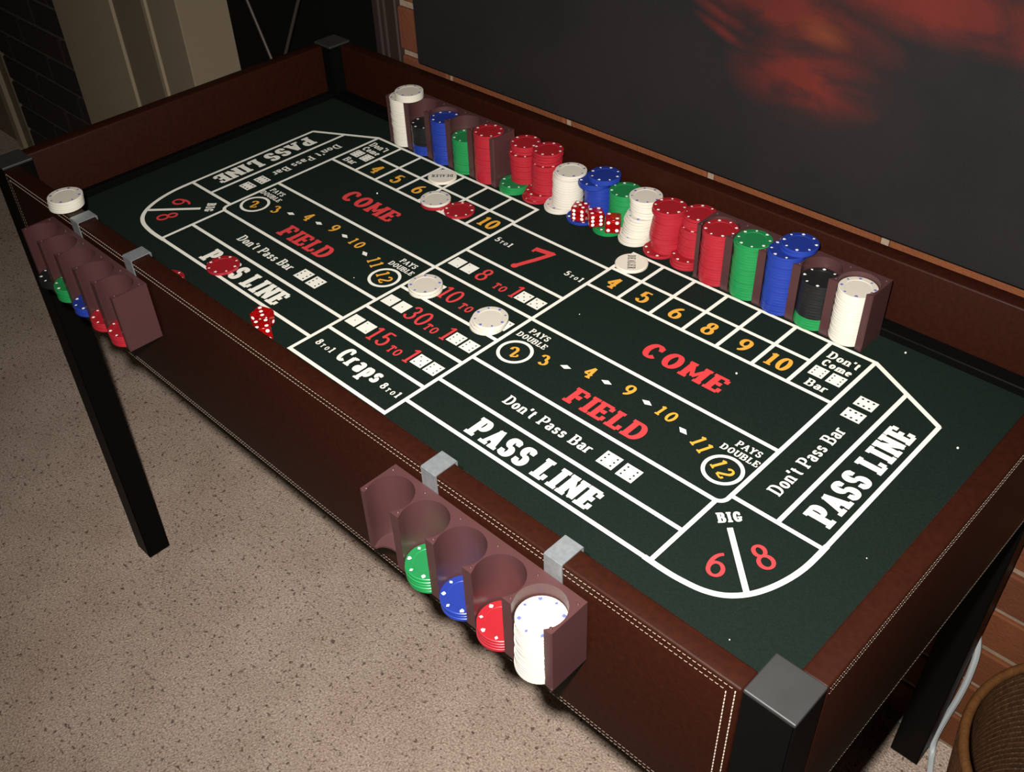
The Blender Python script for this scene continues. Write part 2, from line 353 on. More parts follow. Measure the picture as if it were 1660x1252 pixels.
# ================================================================ FELT LAYOUT (printed mat lying on the deck)
bm = bmesh.new(); box(bm, XL + RT + 0.0125, XR - RT - 0.0006, YF + RT + 0.0006, YB - RT - 0.0206, FZ - 0.0028, FZ)
felt = obj('felt_layout', bm, felt_m); tag(felt, 'dark green felt mat printed with a white, red and gold dice table layout', 'game mat')
_z = [0]
def zoff():
    _z[0] = (_z[0] + 1) % 24
    return FZ + 0.00018 + _z[0] * 0.000004
def ribbon(bm, pts, wid, T=lambda p: p, closed=False):
    n = len(pts); z = zoff(); L = []; R_ = []
    for i, p in enumerate(pts):
        if closed: a, b = pts[(i - 1) % n], pts[(i + 1) % n]
        else: a, b = pts[max(i - 1, 0)], pts[min(i + 1, n - 1)]
        dx, dy = b[0] - a[0], b[1] - a[1]; d = math.hypot(dx, dy) or 1
        dx /= d; dy /= d
        k = 1.0
        if 0 < i < n - 1 or closed:
            q, r = pts[i], pts[(i + 1) % n]; ex, ey = r[0] - q[0], r[1] - q[1]; e = math.hypot(ex, ey) or 1
            c = (ex * dx + ey * dy) / e; k = 1 / max(c, 0.6)
        w_ = (wid(dx, dy) if callable(wid) else wid) / 2 * k
        P = T((p[0] - dy * w_, p[1] + dx * w_)); Q = T((p[0] + dy * w_, p[1] - dx * w_))
        L.append(bm.verts.new((P[0] / 1000, P[1] / 1000, z))); R_.append(bm.verts.new((Q[0] / 1000, Q[1] / 1000, z)))
    for i in range(n if closed else n - 1):
        j_ = (i + 1) % n; bm.faces.new((L[i], R_[i], R_[j_], L[j_]))
def flat(bm, pts, T=lambda p: p, dz=0.0):
    z = zoff() + dz
    bm.faces.new([bm.verts.new((T(p)[0] / 1000, T(p)[1] / 1000, z)) for p in pts])
def arcp(cx, cy, rx, ry, a0, a1, n=14):
    return [(cx + rx * math.cos(math.radians(a0 + (a1 - a0) * i / n)), cy + ry * math.sin(math.radians(a0 + (a1 - a0) * i / n))) for i in range(n + 1)]

# slab serif alphabet: (width, strokes); strokes on a 0..1 high centre line box. 'S' is a slab serif
def A_(*a): return ('A',) + a
def L_(*a): return ('L',) + a
def S_(x, y, k=1.0): return ('S', x, y, k)
G = {
 'A': (.62, [L_(0, 0, .31, 1), L_(.31, 1, .62, 0), L_(.12, .33, .50, .33), S_(0, 0, .8), S_(.62, 0, .8)]),
 'B': (.50, [L_(0, 0, 0, 1), L_(0, 1, .27, 1), A_(.27, .76, .17, .24, 90, -90), L_(0, .52, .30, .52), A_(.30, .26, .20, .26, 90, -90), L_(.30, 0, 0, 0), S_(0, 0), S_(0, 1)]),
 'C': (.52, [A_(.28, .5, .28, .5, 42, 318, 22), L_(.50, .66, .50, .98)]),
 'D': (.54, [L_(0, 0, 0, 1), L_(0, 1, .22, 1), A_(.22, .5, .32, .5, 90, -90, 18), L_(.22, 0, 0, 0), S_(0, 0), S_(0, 1)]),
 'E': (.46, [L_(0, 0, 0, 1), L_(0, 1, .46, 1), L_(0, .52, .28, .52), L_(0, 0, .46, 0), L_(.46, 1, .46, .74), L_(.46, 0, .46, .28), L_(.28, .64, .28, .40), S_(0, 0), S_(0, 1)]),
 'F': (.46, [L_(0, 0, 0, 1), L_(0, 1, .46, 1), L_(0, .50, .28, .50), L_(.46, 1, .46, .72), L_(.28, .63, .28, .37), S_(0, 0, 1.3), S_(0, 1)]),
 'G': (.56, [A_(.28, .5, .28, .5, 42, 330, 22), L_(.50, .66, .50, .98), L_(.53, .02, .53, .42), S_(.50, .42, .8)]),
 'I': (.0, [L_(0, 0, 0, 1), S_(0, 0), S_(0, 1)]),
 'L': (.42, [L_(0, 0, 0, 1), L_(0, 0, .42, 0), L_(.42, 0, .42, .30), S_(0, 1), S_(0, 0)]),
 'M': (.74, [L_(.0, 0, .0, 1), L_(.74, 0, .74, 1), ('D', .0, 1, .37, .18), ('D', .37, .18, .74, 1), S_(0, 0, .8), S_(0, 1, .7), S_(.74, 0, .8), S_(.74, 1, .7)]),
 'N': (.60, [L_(0, 0, 0, 1), L_(.60, 0, .60, 1), ('D', 0, 1, .60, 0), S_(0, 0, .7), S_(0, 1, .6), S_(.60, 1, .7)]),
 'O': (.56, [A_(.28, .5, .28, .5, 0, 360, 30)]),
 'P': (.48, [L_(0, 0, 0, 1), L_(0, 1, .26, 1), A_(.26, .73, .22, .27, 90, -90), L_(.26, .46, 0, .46), S_(0, 0, 1.3), S_(0, 1)]),
 'R': (.54, [L_(0, 0, 0, 1), L_(0, 1, .26, 1), A_(.26, .75, .20, .25, 90, -90), L_(.28, .50, 0, .50), L_(.28, .50, .50, 0), S_(0, 0), S_(0, 1), S_(.52, 0, .6)]),
 'S': (.46, [A_(.23, .76, .22, .24, 25, 255, 16) , A_(.23, .26, .23, .26, 80, -155, 16), L_(.17, .52, .30, .50), L_(.44, .74, .44, .98), L_(.01, .28, .01, .02)]),
 'T': (.54, [L_(.27, 0, .27, 1), L_(0, 1, .54, 1), L_(0, 1, 0, .76), L_(.54, 1, .54, .76), S_(.27, 0)]),
 'U': (.52, [L_(0, 1, 0, .30), A_(.26, .30, .26, .30, 180, 360), L_(.52, .30, .52, 1), S_(0, 1), S_(.52, 1, .8)]),
 'Y': (.58, [L_(0, 1, .29, .48), L_(.58, 1, .29, .48), L_(.29, .48, .29, 0), S_(0, 1, .8), S_(.58, 1, .8), S_(.29, 0)]),
 'a': (.36, [L_(.34, .0, .34, .45), A_(.17, .45, .17, .20, 0, 160, 10), A_(.17, .17, .17, .19, 0, 360, 16), L_(.34, 0, .44, .02)]),
 'e': (.38, [A_(.19, .32, .19, .32, 5, 320, 18), L_(.02, .34, .38, .34)]),
 'm': (.74, [L_(0, 0, 0, .62), A_(.185, .42, .185, .22, 180, 0, 10), L_(.37, .42, .37, 0), A_(.555, .42, .185, .22, 180, 0, 10), L_(.74, .42, .74, 0), S_(0, 0, .7), S_(.37, 0, .7), S_(.74, 0, .7), ('H', -.06, .63, .0)]),
 'n': (.40, [L_(0, 0, 0, .62), A_(.20, .42, .20, .22, 180, 0, 10), L_(.40, .42, .40, 0), S_(0, 0, .8), S_(.40, 0, .8), ('H', -.08, .63, .0)]),
 'o': (.40, [A_(.20, .32, .20, .32, 0, 360, 22)]),
 'p': (.40, [L_(0, -.36, 0, .62), A_(.20, .32, .20, .31, 0, 360, 20), S_(0, -.36), ('H', -.08, .63, .0)]),
 'r': (.30, [L_(0, 0, 0, .62), A_(.20, .40, .20, .24, 170, 50, 8), S_(0, 0), ('H', -.08, .63, .0)]),
 's': (.30, [A_(.15, .49, .14, .15, 20, 260, 12), A_(.15, .17, .15, .17, 80, -160, 12), L_(.29, .48, .29, .62), L_(.01, .16, .01, .0)]),
 't': (.24, [L_(.08, .88, .08, .15), A_(.18, .15, .10, .15, 180, 300, 8), L_(-.06, .62, .26, .62)]),
 "'": (.0, [L_(.02, 1.02, .02, .86), L_(.02, .88, -.04, .74)]),
 '0': (.48, [A_(.24, .5, .24, .5, 0, 360, 28)]),
 '1': (.16, [L_(.10, 0, .10, 1), S_(.10, 0, 1.2), ('D', -.10, .84, .10, .99)]),
 '2': (.46, [A_(.22, .74, .21, .26, 170, -38, 14), L_(.39, .58, .0, .04), L_(.0, .0, .44, .0), L_(.45, .0, .45, .20)]),
 '3': (.46, [A_(.22, .77, .19, .23, 165, -80, 14), A_(.22, .27, .23, .27, 82, -165, 16)]),
 '4': (.50, [L_(.36, 0, .36, 1), L_(.36, 1, .0, .32), L_(0, .30, .52, .30), S_(.36, 0, 1.0)]),
 '5': (.46, [L_(.06, 1, .42, 1), L_(.07, 1, .04, .52), A_(.22, .32, .23, .32, 145, -160, 18)]),
 '6': (.46, [A_(.23, .29, .23, .29, 0, 360, 22), A_(.42, .34, .42, .66, 180, 100, 12)]),
 '7': (.46, [L_(0, 1, .46, 1), L_(0, 1, 0, .80), L_(.46, 1, .14, 0)]),
 '8': (.46, [A_(.23, .77, .18, .23, 0, 360, 20), A_(.23, .27, .23, .27, 0, 360, 22)]),
 '9': (.46, [A_(.23, .71, .23, .29, 0, 360, 22), A_(.04, .66, .42, .66, 0, -80, 12)]),
 ' ': (.34, []),
}
SMALL = 0.62; SERIF = 0.06
def write(bm, text, ox, oy, length, H, W, t, ang=0.0, sp=None, z0=None, scale=None):
    """lay one line of lettering: origin (mm) at its lower left, total length, cap height, thick and thin stroke widths.
    characters between ^ ^ are small capitals"""
    items = []; small = False
    for ch in text:
        if ch == '^': small = not small; continue
        items.append((ch, SMALL if small else 1.0))
    sp = W * 0.55 if sp is None else sp
    gw = sum(G[c][0] * s for c, s in items); n = len(items)
    pad = lambda c: (0.045 * H if c == 'I' else 0.03 * H if c == 'L' else 0.018 * H if c in 'NEF' else 0.0) if W > 5 else 0.0
    wf = lambda c: 0.0 if c == ' ' else W
    fixed = sum((wf(c) * s + sp + 2 * pad(c)) for c, s in items) - sp
    cw = (length - fixed) / gw if gw else 1.0
    lead = 0.0
    if cw > 0.95 * H:
        cw2 = 0.95 * H; spare = (cw - cw2) * gw; cw = cw2
        if n > 1: lead = spare * 0.25; sp += spare * 0.5 / (n - 1)
        else: lead = spare / 2
    ca, sa = math.cos(math.radians(ang)), math.sin(math.radians(ang))
    T = lambda p: (ox + ca * p[0] - sa * p[1], oy + sa * p[0] + ca * p[1])
    x = lead
    for c, s in items:
        Wc, tc_ = W * s, t * s; w_, strokes = G[c]; Hc = H * s; x += pad(c)
        mx = lambda u: x + Wc / 2 + u * cw * s
        my = lambda v: tc_ / 2 + v * (Hc - tc_)
        fw = lambda dx, dy: tc_ + (Wc - tc_) * abs(dy) ** 1.3
        for stt in strokes:
            if stt[0] == 'L':
                q = stt[1:]; pts = [(mx(q[i]), my(q[i + 1])) for i in range(0, len(q), 2)]
                if c in "ANM" and abs(q[0] - q[2]) > .15 and q[1] < q[3] and c == 'A': ribbon(bm, pts, tc_ * 1.1, T)
                elif c in 'EFLTCSGs2' and abs(q[0] - q[2]) < .01 and abs(q[1] - q[3]) < .5: ribbon(bm, pts, min(Wc, tc_ * 1.25), T)
                elif c == 'M' and abs(q[0] - q[2]) > .2: ribbon(bm, pts, tc_ * 1.15, T)
                else: ribbon(bm, pts, fw, T)
            elif stt[0] == 'A':
                _, cx, cy, rx, ry, a0, a1 = stt[:7]; n_ = stt[7] if len(stt) > 7 else 14
                cl = abs(a1 - a0) >= 359.9; P = arcp(cx, cy, rx, ry, a0, a1, n_)
                if cl: P = P[:-1]
                ribbon(bm, [(mx(a), my(b)) for a, b in P], fw, T, closed=cl)
            elif stt[0] == 'D':
                ribbon(bm, [(mx(stt[1]), my(stt[2])), (mx(stt[3]), my(stt[4]))], tc_ * 1.15, T)
            elif stt[0] == 'H':
                ribbon(bm, [(mx(stt[1]), my(stt[2])), (mx(stt[3]) , my(stt[2]))], tc_, T)
            else:
                _, sx, sy, k = stt; hl = Wc * 0.5 + SERIF * Hc * k
                ribbon(bm, [(mx(sx) - hl, my(sy)), (mx(sx) + hl, my(sy))], tc_, T)
        x += wf(c) * s + w_ * cw * s + sp + pad(c)
def word(text, ox, oy, length, H, W, t, m, ang=0.0, name='printed_word', label=None, sp=None):
    bm = bmesh.new(); write(bm, text, ox, oy, length, H, W, t, ang, sp)
    o = obj(name, bm, m, felt)
    if label: o['label'] = label
    return o

# --- white rules
xc, b1, b2, b3, b4, b5, x3, x2, xb, x1, x0 = 77.0, 120.8, 164.7, 208.1, 251.0, 294.1, 335.3, 384.8, 378.3, 431.0, 475
y0, y1, y2, y3, yB, y4, y5, y6, y7, yo, ys = -296.0, -269.3, -225.5, -178.4, -164.9, -90.1, 0, 43.0, 83.4, 35.4, 59.0
c1, c2, c3, c4, c5, c6 = -244.9, -193.0, -142.1, -89.7, -39.7, 38.5
LW = 4.3
bm = bmesh.new()
def ln(*p, w=LW): ribbon(bm, [(p[i], p[i + 1]) for i in range(0, len(p), 2)], w)
e = LW / 2
ln(-xc, y0 - e, -xc, y7 + e); ln(xc, y0 - e, xc, y7 + e); ln(-xc, y0, xc, y0)
for yy in (c1, c2, c3, c4, c5, c6): ln(-xc, yy, xc, yy)
for s in (-1, 1):
    ln(s * xc, y1, s * 374, y1); ln(s * xc, y2, s * xb, y2); ln(s * xc, y4, s * x2, y4); ln(s * xc, y5, s * x2, y5)
    ln(s * xc, y6, s * x3, y6); ln(s * xc, y7, s * (x2 + 1), y7)
    ln(s * xb, y1, s * xb, y3); ln(s * x2, yB, s * (x0 + e), yB)
    ln(s * xc, y3, s * (x2 - 9), y3); ribbon(bm, [(s * (x2 - 9 + 9 * math.sin(a * PI / 16)), y3 + 9 - 9 * math.cos(a * PI / 16)) for a in range(9)], LW)
    ln(s * x2, y3 + 9, s * x2, y7); ln(s * x1, yB, s * x1, ys)
    ln(s * x0, yB, s * x0, yo + 1); ln(s * x2, y7, s * x0, yo, w=5.0)
    for q in (b1, b2, b3, b4, b5): ln(s * q, y5, s * q, y7)
    ln(s * x3, y5, s * x3, y7)
    cv = catmull([(372, -269.3, 0), (392, -269.6, 0), (408.8, -268.6, 0), (428.3, -265.0, 0), (444.8, -256.5, 0), (458.4, -241, 0), (468.4, -218.3, 0), (474, -192, 0), (475, -160, 0)], 5)
    ribbon(bm, [(s * v.x, v.y) for v in cv], 5.2)
    ln(s * 405.3, -196.5, s * 453.5, -243.5, w=5.0)
    for cxx in (103.9, 361.0): ribbon(bm, [(s * cxx + 17.6 * math.cos(a * PI / 24), -143.5 + 17.6 * math.sin(a * PI / 24)) for a in range(48)], 3.6, closed=True)
rules = obj('printed_lines', bm, white_ink, felt); rules['label'] = 'white printed ruling of the betting boxes'

# --- lettering
def row(c, L): return c - L / 2
word('COME', 196, -61, 105, 25.5, 7.0, 3.9, red_ink, sp=2.6, label='red COME lettering in the near box'); word('COME', -294.5, -61, 102, 25.5, 7.0, 3.9, red_ink, sp=2.6, label='red COME lettering in the far box')
word('FIELD', 191.5, -167.5, 90, 25, 6.2, 3.8, red_ink, sp=2.4, label='red FIELD lettering in the near box'); word('FIELD', -280, -168, 89, 25, 6.2, 3.8, red_ink, sp=2.4, label='red FIELD lettering in the far box')
for xs_, L, tx in ((150, 109, 'near'), (-305.5, 106, 'far')):
    word("Don't Pass Bar", xs_, -209, L, 13.5, 2.6, 1.3, white_ink, sp=1.6, label="white Don't Pass Bar lettering along the %s pass line" % tx)
word('PASS LINE', 154, -263.0, 151.5, 26.6, 7.0, 4.0, white_ink, sp=2.4, label='white PASS LINE lettering, near front edge'); word('PASS LINE', -303, -263.0, 150, 26.6, 7.0, 4.0, white_ink, sp=2.4, label='white PASS LINE lettering, far front edge')
word('PASS LINE', 467, -140.5, 152, 26, 7.0, 4.0, white_ink, 90, sp=2.4, label='white PASS LINE lettering along the near end'); word('PASS LINE', -467, 16.5, 158, 26, 7.0, 4.0, white_ink, -90, sp=2.4, label='white PASS LINE lettering along the far end')
word("Don't Pass Bar", 416, -137.5, 112, 13.5, 2.6, 1.3, white_ink, 90, sp=1.6); word("Don't Pass Bar", -416, 31.5, 112, 13.5, 2.6, 1.3, white_ink, -90, sp=1.6)
for i, (t_, xr, xl) in enumerate((('4', 99, -314), ('5', 142, -272), ('6', 186.5, -229), ('8', 229, -186), ('9', 272, -143), ('10', 313.5, -99))):
    L = 25 if t_ == '10' else 15
    for xx in (xr, xl): word(t_, row(xx, L), 10, L, 22, 4.6, 2.2, gold_ink, name='printed_number', sp=3.5)
for s in (1, -1):
    cx = 361.0 * s
    word("Don't", row(cx, 34), 59.5, 34, 12, 2.5, 1.3, white_ink, sp=1.3); word('Come', row(cx, 32), 45.5, 32, 11, 2.5, 1.3, white_ink, sp=1.3); word('Bar', row(cx, 23), 8, 23, 11.5, 2.5, 1.3, white_ink, sp=1.3)
# field numbers on their arc (dx measured from the left circle)
for s, sh in ((1, 0), (-1, -465)):
    for t_, xx, yy, a, H, L in (('2', 103.7, -144, 38, 17, 14.5), ('3', 135.8, -133.5, 24, 17, 14.5), ('4', 183.5, -117.5, 6, 18, 14), ('9', 230, -113.5, 0, 17, 14), ('10', 279, -116.8, -5, 15, 23), ('11', 328.2, -129.3, -23, 17, 20), ('12', 361, -143.2, -28, 16.5, 22)):
        ca, sa = math.cos(math.radians(a)), math.sin(math.radians(a)); X = xx + sh - ca * L / 2 + sa * H / 2; Y = yy - sa * L / 2 - ca * H / 2
        word(t_, X, Y, L, H, 3.4 if len(t_) == 1 else 2.9, 1.8, gold_ink, a, 'printed_number', sp=3)
    bm = bmesh.new()
    for xx, yy, a in ((159.4, -127.4, 14), (205.6, -118.6, 5), (254.3, -116.3, -5), (304, -125.6, -20)):
        ca, sa = math.cos(math.radians(a)), math.sin(math.radians(a))
        flat(bm, [(xx + sh + ca * u - sa * v, yy + sa * u + ca * v) for u, v in ((-6.3, 0), (0, -3.3), (6.3, 0), (0, 3.3))])
    obj('printed_diamonds', bm, white_ink, felt)
    for pc_, dc_ in ((104.2, 104.0), (363.6, 361.8)):
        word('PAYS', row(pc_ * s, 25.5), -109.8, 25.5, 8.4, 1.7, 0.9, white_ink, sp=1.1); word('DOUBLE', row(dc_ * s, 40.5), -121.6, 40.5, 8, 1.7, 0.9, white_ink, sp=1.1)
    a = 47 * s
    ca, sa = math.cos(math.radians(a)), math.sin(math.radians(a)); X, Y = 398.2 * s, -186.6; L, H = 20.5, 11.5
    word('BIG', X - ca * L / 2 + sa * H / 2, Y - sa * L / 2 - ca * H / 2, L, H, 2.7, 1.6, white_ink, a, sp=1.9)
for t_, xx, yy, a in (('6', 420.3, -236, 22), ('8', 443.2, -204.8, 60), ('6', -438, -203.5, -62), ('8', -420.5, -235.8, -24)):
    L, H = 17.5, 27; ca, sa = math.cos(math.radians(a)), math.sin(math.radians(a))
    word(t_, xx - ca * L / 2 + sa * H / 2, yy - sa * L / 2 - ca * H / 2, L, H, 3.6, 2.6, red_ink, a, 'printed_number')
# centre block
bm = bmesh.new(); ribbon(bm, [(-15.5, 15.2), (8.5, 19.6)], 7.6); ribbon(bm, [(8.3, 22.5), (5.5, 13), (0, -3), (-4.5, -14), (-9, -27)], 6.4)
flat(bm, [(-9.6 + 4.5 * math.cos(a * PI / 8), -27 + 4.5 * math.sin(a * PI / 8)) for a in range(16)]); ribbon(bm, [(-15.5, 19), (-15.0, 8.5)], 3.6)
obj('printed_number', bm, red_ink, felt)['label'] = 'large red 7'
word('5^TO^1', -69.5, -3.2, 29.5, 9.5, 2.0, 1.1, white_ink, sp=0.9); word('5^TO^1', 42, -3.4, 29.5, 9.5, 2.0, 1.1, white_ink, sp=0.9)
for yb, num, nx, nl in ((-76, '8', -29.5, 15), (-128.8, '10', -33.5, 26.5), (-180, '30', -33.5, 31), (-231.3, '15', -33, 28)):
    word(num, nx, yb, nl, 24.5, 3.4, 2.2, red_ink, name='printed_number', sp=3.0)
    word('TO', 0.5, yb, 17.5, 11.5, 2.2, 1.5, red_ink, sp=2); word('1', 25.5, yb, 8.5, 24.5, 3.2, 1.9, red_ink, name='printed_number')
word('Craps', -29.5, -274.8, 64, 22.5, 5.2, 2.6, white_ink, sp=2.2, label='white Craps lettering'); word('8^TO^1', -67.5, -273, 31.5, 9.5, 2.0, 1.1, white_ink, sp=0.9); word('8^TO^1', 39.5, -274.5, 31.5, 9.5, 2.0, 1.1, white_ink, sp=0.9)
# printed dice
PIPS = {1: [(0, 0)], 2: [(-1, 1), (1, -1)], 3: [(-1, 1), (0, 0), (1, -1)], 4: [(-1, 1), (1, 1), (-1, -1), (1, -1)], 5: [(-1, 1), (1, 1), (0, 0), (-1, -1), (1, -1)],
        6: [(-1, 1), (1, 1), (-1, 0), (1, 0), (-1, -1), (1, -1)]}
def pdice(cx, cy, wx, wy, n, ang=0, pr=1.15):
    bm = bmesh.new(); ca, sa = math.cos(math.radians(ang)), math.sin(math.radians(ang))
    T = lambda p: (cx + ca * p[0] - sa * p[1], cy + sa * p[0] + ca * p[1])
    flat(bm, [(-wx / 2, -wy / 2), (wx / 2, -wy / 2), (wx / 2, wy / 2), (-wx / 2, wy / 2)], T)
    d = obj('printed_die', bm, white_ink, felt)
    bm = bmesh.new()
    for u, v in PIPS[n]: flat(bm, [(u * wx * .29 + pr * math.cos(a * PI / 5), v * wy * .29 + pr * math.sin(a * PI / 5)) for a in range(10)], T, 0.00015)
    obj('printed_pips', bm, dark_ink, d)
for a_, b_ in (((279, -201.6), (302.4, -202.5)), ((-178.5, -201.6), (-155.5, -202.0))):
    pdice(*a_, 18.2, 18.2, 6); pdice(*b_, 18.2, 18.2, 6)
for cx in (350.7, 370.2): pdice(cx, 33.3, 15.6, 16.4, 6, pr=0.95); pdice(-cx, 33.3, 15.6, 16.4, 6, pr=0.95)
for dx_, dy_ in ((408.8, -2), (409.3, 20.4), (-408.8, -99), (-409.3, -121.5)): pdice(dx_, dy_, 15.3, 19.5, 6, 90, 1.3)
for yy, a_, b_, c_, d_ in ((-66, 2, 2, 5, 5), (-117.5, 3, 3, 4, 4), (-168.4, 1, 1, 6, 6), (-218.8, 1, 2, 5, 6)):
    for xx, n in ((-63.8, a_), (-44.2, b_), (42.8, c_), (62.2, d_)):
        pdice(xx, yy, 16.4, 17, n, pr=0.75 if xx < 0 else 0.95)
# specks of white lint
bm = bmesh.new()
for (x, y) in ((0.2925, -0.0228), (0.399, 0.117), (-0.262, -0.022), (0.11, -0.05), (0.20, -0.30), (0.33, -0.33), (0.47, -0.29), (0.505, -0.15), (-0.13, -0.167), (0.03, -0.32), (0.16, -0.31), (0.5, 0.02)):
    r = 0.0012 if y > -0.03 else 0.0006
    bmesh.ops.create_icosphere(bm, subdivisions=1, radius=r, matrix=Matrix.Translation((x, y, FZ + r * 0.6)))
tag(obj('lint_speck', bm, white_ink, felt), kind='stuff')

# ================================================================ CHIPS
CH = 0.0033; CR = 0.0195
def chip_mesh(colr):
    bm = bmesh.new()
    lathe(bm, [(0, 0.0003), (0.0130, 0.0003), (0.0133, 0), (0.0190, 0), (0.0195, 0.0004), (0.0195, 0.0029), (0.0190, 0.0033), (0.0133, 0.0033), (0.0130, 0.0030), (0, 0.0030)], 36)
    nb = len(bm.faces)
    shapes = ['d', 'h', 'd', 's', 'd', 'h', 'd', 's']
    for k in range(8):
        a = k * PI / 4; r0 = 0.0163; z = 0.00335; q = 0.0017
        if shapes[k] == 'd': P = [(-q, 0), (0, -q * .8), (q, 0), (0, q * .8)]
        elif shapes[k] == 'h': P = [(-1.1 * q, 0), (-.1 * q, -q), (.7 * q, -.9 * q), (1.0 * q, -.4 * q), (.6 * q, 0), (1.0 * q, .4 * q), (.7 * q, .9 * q), (-.1 * q, q)]
        else: P = [(1.1 * q, 0), (.1 * q, q), (-.6 * q, .9 * q), (-.8 * q, .25 * q), (-1.1 * q, .4 * q), (-1.1 * q, -.4 * q), (-.8 * q, -.25 * q), (-.6 * q, -.9 * q), (.1 * q, -q)]
        f = bm.faces.new([bm.verts.new(((r0 + u) * math.cos(a) - v * math.sin(a), (r0 + u) * math.sin(a) + v * math.cos(a), z)) for u, v in P])
        f.material_index = 1
    for f in bm.faces:
        if f.material_index == 0: f.smooth = True
    fs = [f for f in bm.faces if f.material_index == 0]; bmesh.ops.recalc_face_normals(bm, faces=fs)
    for f in bm.faces:
        if f.material_index == 1:
            f.normal_update()
            if f.normal.z < 0: f.normal_flip()
    me = bpy.data.meshes.new('poker_chip'); bm.to_mesh(me); bm.free()
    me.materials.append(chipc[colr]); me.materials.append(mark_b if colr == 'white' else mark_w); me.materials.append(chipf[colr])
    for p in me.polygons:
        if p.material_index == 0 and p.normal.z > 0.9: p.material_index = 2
    me.set_sharp_from_angle(angle=math.radians(30)); return me
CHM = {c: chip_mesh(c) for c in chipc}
ORD = ['', 'topmost', 'second from top', 'third from top', 'fourth from top', 'fifth from top', 'sixth from top', 'seventh from top', 'eighth from top', 'ninth from top', 'tenth from top',
       'eleventh from top', 'twelfth from top', 'thirteenth from top', 'fourteenth from top', 'fifteenth from top', 'sixteenth from top', 'seventeenth from top', 'eighteenth from top',
       'nineteenth from top', 'twentieth from top', 'twenty-first from top', 'twenty-second from top', 'twenty-third from top', 'twenty-fourth from top', 'twenty-fifth from top']
GROUPS = {'red': 'red poker chips', 'green': 'green poker chips', 'blue': 'blue poker chips', 'white': 'white poker chips', 'black': 'black poker chips'}
def chip(c, x, y, z, label):
    o = bpy.data.objects.new('poker_chip', CHM[c]); COL.objects.link(o)
    o.location = (x, y, z); o.rotation_euler = (0, 0, random.uniform(0, 2 * PI))
    return tag(o, label, 'poker chip', GROUPS[c])
def stack(parts, where, z0=FZ + 0.0004, jit=0.0004):
    """parts: list of (colour, count, (x,y) bottom, (x,y) top) from the bottom up"""
    tot = sum(p[1] for p in parts); i = 0; z = z0
    for c, n, a, b in parts:
        for k in range(n):
            t = k / max(n - 1, 1)
            x = a[0] + (b[0] - a[0]) * t + random.uniform(-jit, jit); y = a[1] + (b[1] - a[1]) * t + random.uniform(-jit, jit)
            lab = '%s poker chip, %s, %s' % (c, ORD[tot - i] if tot > 1 else 'single', where)
            chip(c, x, y, z + 0.00002, lab); z += CH + 0.00004; i += 1
    return z

# ================================================================ CHIP RACKS
SP, RD, RH, RW = 0.0410, 0.0385, 0.068, 0.2085
YC = 0.0134; WR = 0.0202
def rack_meshes():
    OW = math.sqrt(WR ** 2 - YC ** 2); c = 0.0012
    P = [(0, RD), (0, c), (c, 0)]
    for k in range(5):
        cx = RW / 2 + (k - 2) * SP
        P += [(cx - OW - c, 0)] + [(cx + WR * math.cos(a), YC + WR * math.sin(a)) for a in
              [math.radians(180 + math.degrees(math.asin(YC / WR)) - (180 + 2 * math.degrees(math.asin(YC / WR))) * i / 22) for i in range(23)]][1:] + [(cx + OW + c, 0)]
        # soften the first inner point
    P += [(RW - c, 0), (RW, c), (RW, RD)]
    # shift slightly so the two chamfers at each opening exist
    bm = bmesh.new(); lo = [bm.verts.new((x - RW / 2, y, 0.002)) for x, y in P]; hi = [bm.verts.new((x - RW / 2, y, RH)) for x, y in P]
    bm.faces.new(lo); bm.faces.new(hi[::-1]); n = len(P)
    for i in range(n): bm.faces.new((lo[i], lo[(i + 1) % n], hi[(i + 1) % n], hi[i]))
    bmesh.ops.recalc_face_normals(bm, faces=bm.faces)
    bmesh.ops.triangulate(bm, faces=[f for f in bm.faces if len(f.verts) > 4])
    me1 = bpy.data.meshes.new('rack_body'); bm.to_mesh(me1); bm.free()
    # floor plate with a scooped front under every slot
    Q = [(0, RD), (0, 0)]
    for k in range(5):
        cx = RW / 2 + (k - 2) * SP
        Q += [(cx - 0.0150 * math.cos(i * PI / 10), 0.001 + 0.009 * math.sin(i * PI / 10)) for i in range(11)]
    Q += [(RW, 0), (RW, RD)]
    bm = bmesh.new(); lo = [bm.verts.new((x - RW / 2, y, 0.0)) for x, y in Q]; hi = [bm.verts.new((x - RW / 2, y, 0.002)) for x, y in Q]
    bm.faces.new(lo); bm.faces.new(hi[::-1]); n = len(Q)
    for i in range(n): bm.faces.new((lo[i], lo[(i + 1) % n], hi[(i + 1) % n], hi[i]))
    bmesh.ops.recalc_face_normals(bm, faces=bm.faces); bmesh.ops.triangulate(bm, faces=[f for f in bm.faces if len(f.verts) > 4])
    me2 = bpy.data.meshes.new('floor_plate'); bm.to_mesh(me2); bm.free()
    bm = bmesh.new(); lathe(bm, [(0, 0.0012), (0.0008, 0.0012), (0.0013, 0.0006), (0.0014, -0.0004)], 10)
    me3 = bpy.data.meshes.new('stud'); bm.to_mesh(me3); bm.free()
    for m_ in (me1, me2, me3): m_.materials.append(rackm)
    for m_ in (me1, me3):
        for p in m_.polygons: p.use_smooth = True
        m_.set_sharp_from_angle(angle=math.radians(30))
    return me1, me2, me3
RM = rack_meshes()
def rack(loc, label, group):
    r = empty('chip_rack', loc); tag(r, label, 'chip rack', group)
    for nm, me in (('rack_body', RM[0]), ('floor_plate', RM[1])):
        o = bpy.data.objects.new(nm, me); COL.objects.link(o); o.parent = r
    for k in range(6):
        for yy in (0.004, RD - 0.006):
            xk = (k - 2.5) * SP
            if k == 0: xk += 0.002
            if k == 5: xk -= 0.002
            o = bpy.data.objects.new('stud', RM[2]); COL.objects.link(o); o.parent = r; o.location = (xk, yy, RH)
    return r
